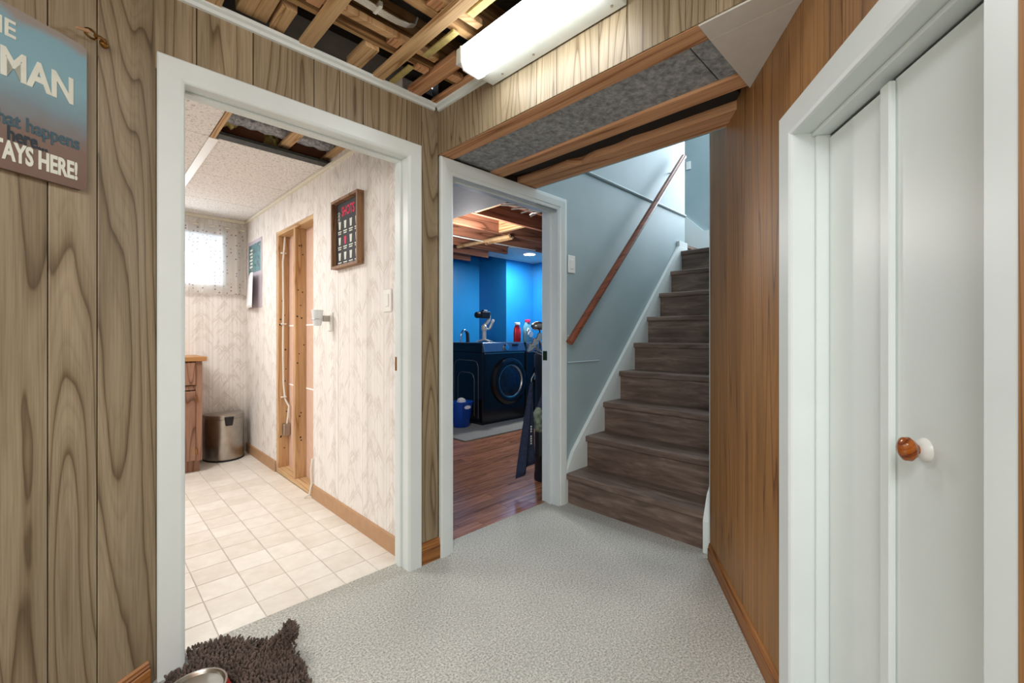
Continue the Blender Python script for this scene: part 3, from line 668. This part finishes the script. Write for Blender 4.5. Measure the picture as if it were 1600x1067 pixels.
for _ in range(260):                                     # rolled corner bristles
    a = rr_.uniform(0, 1); px = .165+rr_.uniform(-.014, .014); py = -.04+rr_.uniform(-.04, .03); tuft(px, py, .05+rr_.uniform(0, .03), .0045, .018, rr_.uniform(-.018, .018), rr_.uniform(-.018, .018))
me = bpy.data.meshes.new('pile'); me.from_pydata(vs, [], fs); me.materials.append(M['tuft'])
for p in me.polygons: p.use_smooth = True
pl = bpy.data.objects.new('pile', me); COL.objects.link(pl); pl.parent = mat; pl['kind'] = 'stuff'
bw = thing('pet_bowl', 'stainless steel pet bowl with red outside standing on the brown mat', 'bowl', (.246, 1.612, .031))
obj('shell', L([(.062, .0), (.096, .0), (.100, .010), (.083, .052), (.0775, .053), (.076, .05), (.060, .004)], 48), 'red', bw, True, 'red outer shell')
obj('inner_bowl', L([(0, .012), (.050, .012), (.062, .020), (.074, .054), (.078, .060), (.083, .0595), (.0835, .0565), (.080, .0545), (.074, .050)], 48), 'steel', bw, True, 'steel inner bowl and rolled rim')

# ================================================================== KITCHEN THINGS
KX = 1.181
sgn = thing('framed_sign', 'black framed drinks sign with red SHOTS heading on the leaf wallpaper', 'sign', (KX, 2.61, 1.795))
hw, hh, dp = .187, .215, .042
for nm, bm in (('frame_rail', B(-dp, 0, -hw, hw, hh-.016, hh)), ('frame_rail', B(-dp, 0, -hw, hw, -hh, -hh+.016)), ('frame_rail', B(-dp, 0, -hw, -hw+.016, -hh+.016, hh-.016)), ('frame_rail', B(-dp, 0, hw-.016, hw, -hh+.016, hh-.016))): obj(nm, bm, 'framewood', sgn)
obj('print', B(-.012, -.006, -hw+.016, hw-.016, -hh+.016, hh-.016), 'chalk', sgn)
RK = (PI/2, 0, -PI/2)
text('SHOTS', .082, 'ink_pink', sgn, (-.0128, 0, .112), RK, align='CENTER', bold=.001, sx=.72)
for r in range(3):
    for c_ in range(4):
        yc = -.118+.079*c_; zc = .055-.098*r; w = .017
        obj('glass_picture', P([(yc-w*.65, zc-.022), (yc+w*.65, zc-.022), (yc+w, zc+.026), (yc-w, zc+.026)], 'x', -.0128, -.0118), 'ink_pink' if (r, c_) == (1, 2) else 'ink_white', sgn)
        for q in range(2): obj('caption_line', B(-.0128, -.0118, yc-.026+.006*q, yc+.026-.004*q, zc-.040-.013*q, zc-.033-.013*q), 'ink_white', sgn)
for s in (-1, 1):
    for q in range(3): obj('flourish', T([(-.0125, s*(.130+.012*math.cos(a_*.7)), .130+.022*q-.04+.010*math.sin(a_*.7)) for a_ in range(9)], .002, 5), 'ink_white', sgn)

cal = thing('calendar', 'wall calendar with teal photo above a curled blank white page near the window', 'calendar', (KX, 4.66, 1.74))
obj('photo_page', B(-.004, 0, -.22, .22, 0, .325), 'mauve', cal)
obj('photo', B(-.0048, -.0038, -.19, .20, .02, .29), 'photo', cal)
for q in range(6): obj('white_stroke', B(-.0054, -.0046, .07, .165-.02*(q%2), .07+.032*q, .088+.032*q), 'ink_white', cal)
bm = bmesh.new(); cols = []
for i in range(11):
    t = i/10; cols.append([bm.verts.new((-.006-.055*math.sin(t*PI*.55)**2*(1-q/8*.2)-.02*(q/8), .22-.38*t-.05*math.sin(t*3)*.3, -.0-.325*q/8)) for q in range(9)])
for i in range(10):
    for q in range(8): bm.faces.new((cols[i][q], cols[i+1][q], cols[i+1][q+1], cols[i][q+1]))
o = obj('date_page', bm, 'paper', cal, True); md = o.modifiers.new('s', 'SOLIDIFY'); md.thickness = .002
obj('under_page', B(-.004, 0, -.22, .22, -.32, 0), 'mauve', cal)

ks = thing('light_switch', 'white rocker light switch on the leaf wallpaper beside the door jamb', 'switch', (KX, 2.14, 1.348))
obj('plate', B(-.007, 0, -.042, .042, -.062, .062, bev=.003), 'plastic', ks); obj('rocker', B(-.011, -.006, -.017, .017, -.034, .034, bev=.002), 'plastic', ks)
ou = thing('plug_in_holder', 'white cup in a wire ring clipped to an outlet plate below the drinks sign', 'holder', (KX, 2.905, 1.25))
obj('plate', B(-.007, 0, -.042, .042, -.062, .062, bev=.003), 'plastic', ou)
obj('clip', B(-.05, -.006, -.008, .012, .0, .04, bev=.003), 'steel', ou, label='grey metal clip')
obj('ring', T([(-.085+.036*math.cos(i*PI/10), .036*math.sin(i*PI/10), .015) for i in range(21)], .0025, 6, False), 'chrome', ou, True, 'chrome wire ring')
obj('cup', L([(0, -.03), (.024, -.028), (.030, .01), (.036, .075), (.033, .075), (.027, .01), (0, -.022)], 20, 'z', (-.085, 0, .0)), 'clear', ou, True, 'milky white cup')

eb = thing('electrical_box', 'grey steel junction box fixed to the open wall stud', 'junction box', (1.245, 4.0, .36))
obj('body', B(-.030, .025, -.045, .0, -.05, .05, bev=.003), 'steel', eb)
obj('faceplate', B(-.026, .021, -.048, -.044, -.045, .045, bev=.002), 'steel', eb)
cbn = obj('cable', T([(1.235, 3.985, 2.0), (1.225, 3.97, 1.9), (1.22, 3.988, 1.78), (1.225, 3.99, 1.4), (1.22, 3.985, 1.1), (1.225, 3.99, .75), (1.235, 3.985, .62), (1.255, 3.95, .56), (1.25, 3.955, .47), (1.245, 3.97, .40)], .008, 8), 'cable', None, True)
tag(cbn, 'white electrical cable running down inside the open stud bay', 'cable')
for z in (1.85, 1.25, .63):
    obj('staple', B(1.205, 1.245, 3.975, 4.0, z, z+.012, bev=.002), 'plastic', cbn)
wc = obj('loose_wire', T([(1.172, 3.20, .28), (1.165, 3.205, .20), (1.168, 3.20, .10), (1.160, 3.215, .03), (1.13, 3.24, .006)], .007, 8), 'cable', None, True)
tag(wc, 'short loose white wire hanging at the bottom corner of the stud bay', 'wire')

# curtain
cu = thing('window_curtain', 'sheer white dotted curtain with pleats over the kitchen window', 'curtain', (.60, 4.905, 1.555))
bm = bmesh.new(); rows = []
nx = 150
for q in range(15):
    t = q/14; row = []
    for i in range(nx+1):
        x = -.75+1.315*i/nx; ph = x*2*PI/.125
        amp = .022+.010*(1-abs(t-.5)); dpt = amp*math.sin(ph+.5*math.sin(x*9))+.006*math.sin(ph*2.3)
        row.append(bm.verts.new((x, dpt, .645*t-.006*math.sin(ph*.5)*(1-t))))
    rows.append(row)
for q in range(14):
    for i in range(nx): bm.faces.new((rows[q][i], rows[q][i+1], rows[q+1][i+1], rows[q+1][i]))
obj('cloth', bm, 'curtain', cu, True)
bm = bmesh.new(); rows = []
for q in range(2):
    rows.append([bm.verts.new((-.75+1.315*i/nx, -.006+.012*math.sin((-.75+1.315*i/nx)*2*PI/.125), .0+.085*q)) for i in range(nx+1)])
for i in range(nx): bm.faces.new((rows[0][i], rows[0][i+1], rows[1][i+1], rows[1][i]))
obj('hem', bm, 'curtain', cu, True)
bm = bmesh.new(); rows = []
for q in range(2):
    rows.append([bm.verts.new((-.75+1.315*i/nx, -.006+.012*math.sin((-.75+1.315*i/nx)*2*PI/.125), .575+.075*q)) for i in range(nx+1)])
for i in range(nx): bm.faces.new((rows[0][i], rows[0][i+1], rows[1][i+1], rows[1][i]))
obj('heading', bm, 'curtain', cu, True)
obj('rod', T([(-.78, .005, .635), (.57, .005, .635)], .007, 8), 'cream', cu, True)

# base cabinet
cbt = thing('base_cabinet', 'brown oak base cabinet with a drawer over a door under the window', 'cabinet', (.735, 4.48, 0))
obj('carcass', B(-1.0, 0, .018, .475, .10, .94), 'cabinet', cbt)
obj('face_frame', B(-.045, .0, .0, .020, .10, .94, bev=.001), 'cabinet', cbt)
obj('face_frame', B(-1.0, -.045, .0, .020, .70, .735, bev=.001), 'cabinet', cbt)
obj('toe_kick', B(-1.0, -.01, .055, .07, 0, .105), 'cabinet', cbt)
dr = obj('drawer', B(-.42, -.047, -.014, .002, .742, .932, bev=.004), 'cabinet', cbt)
do = obj('cabinet_door', B(-.42, -.047, -.014, .002, .108, .690, bev=.004), 'cabinet', cbt)
for z in (.16, .60): obj('hinge', B(-.050, -.036, -.016, .0, z, z+.05, bev=.002), 'brass', do)
ct = obj('countertop', B(-.4, .765, 4.455, 4.96, .941, .978, bev=.003), 'counter'); tag(ct, 'tan wood-edged countertop resting on the brown oak cabinet', 'countertop')
# bin
tb = thing('trash_can', 'half-round brushed steel step trash can beside the cabinet', 'trash can', (.968, 4.905, 0))
def dshape(r, d, n=20, k_=1): return [(-r, 0)]+[(-r*math.cos(PI*i/n), -d*math.sin(PI*i/n)**.85) for i in range(1, n)]+[(r, 0)]
def dprism(r, d, z0, z1): return P(dshape(r, d), 'z', z0, z1)
obj('body', dprism(.165, .235, .015, .385), 'steel', tb, True)
obj('base_ring', dprism(.168, .238, 0, .016), 'blackmatte', tb, True)
obj('lid_band', dprism(.167, .237, .388, .412), 'steel', tb, True)
bm = bmesh.new()
for i, (s, z) in enumerate(((1, .412), (.97, .424), (.8, .434))): pass
n = 20; rows = []
for s, z in ((1.0, .412), (.985, .422), (.80, .432), (.4, .437)): rows.append([bm.verts.new((x*.167*s, (y*.237+.118)*s-.118, z)) for x, y in [(a/1, b/1) for a, b in dshape(1, 1)]])
for a in range(3):
    m_ = len(rows[0])
    for i in range(m_): bm.faces.new((rows[a][i], rows[a][(i+1) % m_], rows[a+1][(i+1) % m_], rows[a+1][i]))
bm.faces.new(rows[-1]); bmesh.ops.recalc_face_normals(bm, faces=bm.faces)
obj('lid', bm, 'steel', tb, True)
obj('lid_clip', P([(-.035, .41), (.04, .41), (.028, .33), (-.026, .33)], 'y', -.252, -.195, bev=.004), 'blackmatte', tb, label='black lid clip')
tb.rotation_euler.z = math.radians(0)

# ================================================================== LAUNDRY THINGS
fm = obj('floor_mat', P(rrect(2.965, 4.55, 3.71, 4.98, .02), 'z', 0, .012, bev=.002), 'mat'); tag(fm, 'grey rubber floor mat under the black washing machine', 'mat')
def machine(name, label, x0, z1):
    w = thing(name, label, 'washing machine' if 'wash' in name else 'dryer', (x0, 4.18, .012))
    W_, D_ = .785, .66; zt = 1.045
    obj('cabinet', B(0, W_, 0, D_, .03, .93, bev=.008), 'black', w)
    obj('plinth', B(.01, W_-.01, .02, D_, 0, .03), 'blackmatte', w)
    obj('top_panel', B(-.004, W_+.004, .03, D_+.01, zt-.03, zt+.008, bev=.008, seg=2), 'black', w)
    obj('cabinet_upper', B(0, W_, .03, D_, .93, zt-.03), 'black', w)
    cp = obj('control_panel', P([(-.012, .925), (-.022, .935), (.018, zt+.008), (.06, zt+.008), (.06, .925)], 'x', .02, W_-.005, bev=.004), 'wash_panel', w, label='blue-grey control panel')
    obj('dial', L([(0, -.035), (.036, -.033), (.040, -.005), (.046, 0)], 28, 'y', (.40, -.012, .988)), 'chrome', cp, True)
    obj('display', B(.53, .64, -.008, .002, 1.005, 1.03), 'blackmatte', cp)
    obj('handle_strip', B(.03, W_-.02, -.018, -.002, .905, .922, bev=.004), 'steel', w)
    c_ = (.47, 0, .535)
    dr = obj('door_ring', L([(.205, -.03), (.235, -.052), (.275, -.052), (.312, -.03), (.322, 0), (.205, 0)], 48, 'y', c_, cap=False), 'black', w, True)
    obj('door_glass', L([(0, -.055), (.11, -.050), (.18, -.034), (.206, -.026), (.206, -.020), (0, -.02)], 40, 'y', c_), 'washglass', dr, True, 'dark round glass')
    obj('door_trim', L([(.200, -.034), (.212, -.046), (.222, -.046), (.226, -.036)], 48, 'y', c_, cap=False), 'steel', dr, True)
    # pressed outlines on the side panel
    for (a, b, z0, z1_) in ((.08, .58, .08, .82), (.16, .50, .10, .66)):
        pts = [(-.001, a, z0), (-.001, a, z1_-.08), (-.001, a+.03, z1_-.02), (-.001, a+.09, z1_), (-.001, b-.09, z1_), (-.001, b-.03, z1_-.02), (-.001, b, z1_-.08), (-.001, b, z0)]
        obj('side_rib', T(pts, .005, 6), 'rib_highlight', w, True)
    return w
machine('washing_machine', 'black front-load washing machine under the silver camera stand', 3.62, 1.02)
machine('dryer', 'black front-load dryer under the detergent bottles, right of the washer', 4.43, 1.02)
TOPZ = 1.066
# camera on stand
gb = thing('camera_stand', 'silver stand with side handle holding a black camera on the washer', 'camera stand', (3.885, 4.45, TOPZ))
bm = bmesh.new(); tube(bm, [(-.15, 0, .006), (-.08, 0, .022), (0, 0, .034), (.08, 0, .022), (.15, 0, .006)], [.006, .009, .014, .009, .006], 8)
tube(bm, [(0, -.12, .006), (0, -.06, .022), (0, 0, .034), (0, .06, .022), (0, .12, .006)], [.006, .009, .014, .009, .006], 8)
obj('foot', bm, 'silver_pl', gb, True)
obj('post', T([(0, 0, .03), (0, 0, .165)], .027, 14), 'silver_pl', gb, True)
obj('clamp', L([(0, .15), (.035, .155), (.04, .18), (.036, .22), (.02, .235), (0, .235)], 16), 'silver_pl', gb, True)
obj('side_handle', T([(.02, 0, .185), (.085, 0, .175), (.10, 0, .19), (.145, 0, .265), (.165, 0, .30), (.17, 0, .31)], [.012, .012, .02, .020, .022, .016], 10), 'silver_pl', gb, True)
obj('arm', T([(0, 0, .23), (.05, 0, .255), (.085, 0, .30), (.095, 0, .36), (.06, 0, .40)], [.02, .022, .024, .02, .016], 10), 'silver_pl', gb, True)
cm = obj('camera_body', B(-.075, .075, -.05, .05, .325, .415, bev=.012, seg=2), 'blackmatte', gb, label='black camera body')
obj('lens_barrel', L([(0, -.09), (.036, -.09), (.042, -.08), (.042, -.02), (.036, .02), (0, .02)], 20, 'x', (-.055, 0, .365)), 'blackmatte', cm, True)
obj('viewfinder', B(-.03, .04, -.03, .03, .41, .435, bev=.006), 'blackmatte', cm)
obj('top_plate', B(-.01, .07, -.045, .0, .412, .42), 'chrome', cm)
hs = thing('hose_loop', 'chrome and black hose loop rising behind the washer', 'hose', (3.905, 4.90, .9))
obj('chrome_bend', T([(-.07, 0, 0), (-.072, 0, .2), (-.06, 0, .28), (-.03, 0, .325), (.005, 0, .335), (.035, 0, .315)], .014, 10), 'chrome', hs, True)
obj('black_spout', T([(.035, 0, .315), (.055, 0, .28), (.06, 0, .2), (.06, 0, 0)], [.020, .026, .026, .026], 10), 'blackmatte', hs, True)
def bottle(name, label, loc, body, cap, h, w, capm_r):
    t = thing(name, label, 'bottle', loc)
    obj('body', L([(0, 0), (w*.9, 0), (w, .015), (w*1.02, h*.45), (w*.85, h*.7), (w*.5, h*.86), (w*.42, h*.9), (0, h*.9)], 24, sx=1, sy=.6), body, t, True)
    obj('cap', L([(0, h*.86), (capm_r, h*.86), (capm_r, h*.98), (capm_r*.9, h), (0, h)], 18), cap, t, True)
    return t
TB = TOPZ
t = bottle('detergent_bottle', 'red detergent bottle with clear cap on the dryer', (4.595, 4.52, TB), 'red', 'clear', .285, .066, .042)
t = bottle('detergent_bottle', 'teal detergent bottle with pink cap on the dryer', (4.765, 4.47, TB), 'teal', 'pink', .33, .088, .040)
obj('label_sticker', L([(.0, .0), (.045, 0), (.045, .004), (0, .004)], 20, 'y', (.02, -.056, .11)), 'clear', t)
obj('handle_grip', T([(-.03, -.045, .20), (-.055, -.05, .16), (-.05, -.056, .10), (-.01, -.058, .16), (-.03, -.045, .20)], .010, 8), 'clear', t, True)
wbn = thing('waste_bin', 'small blue plastic waste bin with emblem stickers beside the washer', 'waste bin', (3.40, 4.33, .013))
obj('bucket', L([(0, .004), (.095, 0), (.10, .004), (.155, .30), (.162, .305), (.162, .315), (.150, .315), (.145, .30), (.09, .012), (0, .012)], 36, sx=1, sy=.8), 'binblue', wbn, True)
obj('crumpled_paper', L([(0, .30), (.06, .31), (.05, .345), (.02, .36), (0, .36)], 9), 'paper', wbn)
obj('sticker', P([(.0+.05*math.cos(i*PI/8), .255+.022*math.sin(i*PI/8)) for i in range(16)], 'y', -.126, -.122), 'paper', wbn)
o = obj('orange_bag', L([(0, 0), (.06, .005), (.07, .06), (.05, .15), (.02, .22), (.008, .26), (0, .26)], 12, sx=1, sy=.5), 'orange', None, True); o.location = (3.80, 5.565, 1.20)
tag(o, 'orange cloth bag hanging on the blue wall at the left door edge', 'bag')
rl = thing('recessed_lamp', 'lit round recessed lamp in the laundry ceiling', 'ceiling light', (4.72, 4.39, 2.361))
obj('lamp_disc', L([(0, -.006), (.085, -.006), (.085, 0), (0, 0)], 28), 'lampglow', rl)
obj('lamp_ring', L([(.085, -.008), (.105, -.006), (.11, 0), (.085, 0)], 28, cap=False), 'plastic', rl)
wr_ = bmesh.new()
for i in range(5): tube(wr_, [(2.35+.12*i, 2.62, 2.25-.01*i), (2.45+.1*i, 2.55, 2.235), (2.62+.06*i, 2.5+.03*i, 2.25), (2.9, 2.45+.06*i, 2.255)], .006, 6)
o = obj('wire_tangle', wr_, 'cable', None, True); tag(o, 'loose white wires looped under the laundry ceiling joists', 'cable')
o = obj('ceiling_cable', T([(2.2, 3.80, 2.262), (2.6, 3.83, 2.255), (3.0, 3.80, 2.24), (3.4, 3.83, 2.255), (4.2, 3.80, 2.262)], .007, 6), 'cable', None, True)
tag(o, 'white cable strung along the laundry joist', 'cable')

# golf bag
gbx, gby = 2.675, 2.30
gg = thing('golf_bag', 'black golf bag full of clubs standing behind the laundry door frame', 'golf bag', (gbx, gby, 0))
obj('tube_body', L([(0, .02), (.085, .02), (.095, .06), (.09, .5), (.088, .96), (.094, 1.0), (.086, 1.005), (.08, .96), (0, .94)], 24), 'blackmatte', gg, True)
obj('base_foot', L([(0, 0), (.10, 0), (.10, .04), (.09, .10), (0, .10)], 20), 'blackmatte', gg, True)
obj('collar', L([(.090, .90), (.099, .90), (.100, 1.0), (.094, 1.012), (.088, 1.0)], 24, cap=False), 'blackmatte', gg, True)
obj('side_pocket', P([(-.185, .50), (-.165, .60), (-.05, .80), (.02, .80), (.02, .46), (-.06, .46)], 'y', -.10, -.03, bev=.015), 'navy', gg)
obj('ball_pocket', L([(0, -.09), (.04, -.085), (.07, -.05), (.078, 0), (.07, .06), (.04, .1), (0, .105)], 20, 'z', (-.145, -.06, .50), sx=.85, sy=.7), 'camo', gg, True, 'grey-green pocket')
obj('emblem', P([(-.075+.026*math.cos(i*PI/8), .66+.032*math.sin(i*PI/8)) for i in range(16)], 'y', -.104, -.099), 'ink_white', gg)
obj('lower_pocket', P(rrect(-.175, -.03, .20, .44, .03), 'y', -.09, -.02, bev=.015), 'blackmatte', gg)
cl = [(-.225, -.03, 1.05), (-.185, -.04, 1.09), (-.15, .0, 1.07), (-.12, -.03, 1.13), (-.10, .03, 1.09)]
for i, (x, y, z) in enumerate(cl):
    c_ = obj('club', T([(x*.1, y*.7, .5), (x*.35, y, 1.0), (x, y, z)], .006, 6), 'chrome', gg, True)
    obj('club_head', P([(x-.035, z-.01), (x-.02, z-.02), (x+.03, z), (x+.02, z+.045), (x-.01, z+.05)], 'y', y-.010, y+.012, bev=.004), 'chrome', c_)
c_ = obj('club', T([(-.02, .03, .5), (-.05, .03, 1.22)], .006, 6), 'blackmatte', gg, True)
t = bmesh.new(); bmesh.ops.create_uvsphere(t, u_segments=18, v_segments=12, radius=1); bmesh.ops.scale(t, vec=(.07, .05, .035), verts=t.verts); bmesh.ops.translate(t, vec=(-.065, .03, 1.235), verts=t.verts)
obj('club_head', t, 'steel', c_, True)
# towel on the bag
tw = thing('golf_towel', 'dark navy cloth with white lettering hanging from the golf bag', 'towel', (2.385, 2.255, .80))
bm = bmesh.new(); rows = []
for q in range(15):
    t = q/14; row = []
    wl_ = .03+.135*t**.8; 
    for i in range(13):
        s = i/12; x = .065-(wl_)*(1-s)-.005*t; yv = -.015+.018*math.sin(s*9+t*2)*(.3+t); z = -.70*t*(1-.13*s)
        row.append(bm.verts.new((x, yv, z)))
    rows.append(row)
for q in range(14):
    for i in range(12): bm.faces.new((rows[q][i], rows[q][i+1], rows[q+1][i+1], rows[q+1][i]))
o = obj('cloth', bm, 'navy', tw, True); md = o.modifiers.new('s', 'SOLIDIFY'); md.thickness = .006
obj('clip', T([(.05, -.01, .0), (.04, -.02, .03), (.075, -.02, .07), (.09, -.015, .06), (.085, -.01, .02)], .005, 6), 'chrome', tw, True, 'chrome carabiner clip')
for q in range(8):
    if q != 3: obj('white_mark', B(.004, .018, -.046, -.044, -.33-.018*q, -.318-.018*q), 'ink_white', tw)
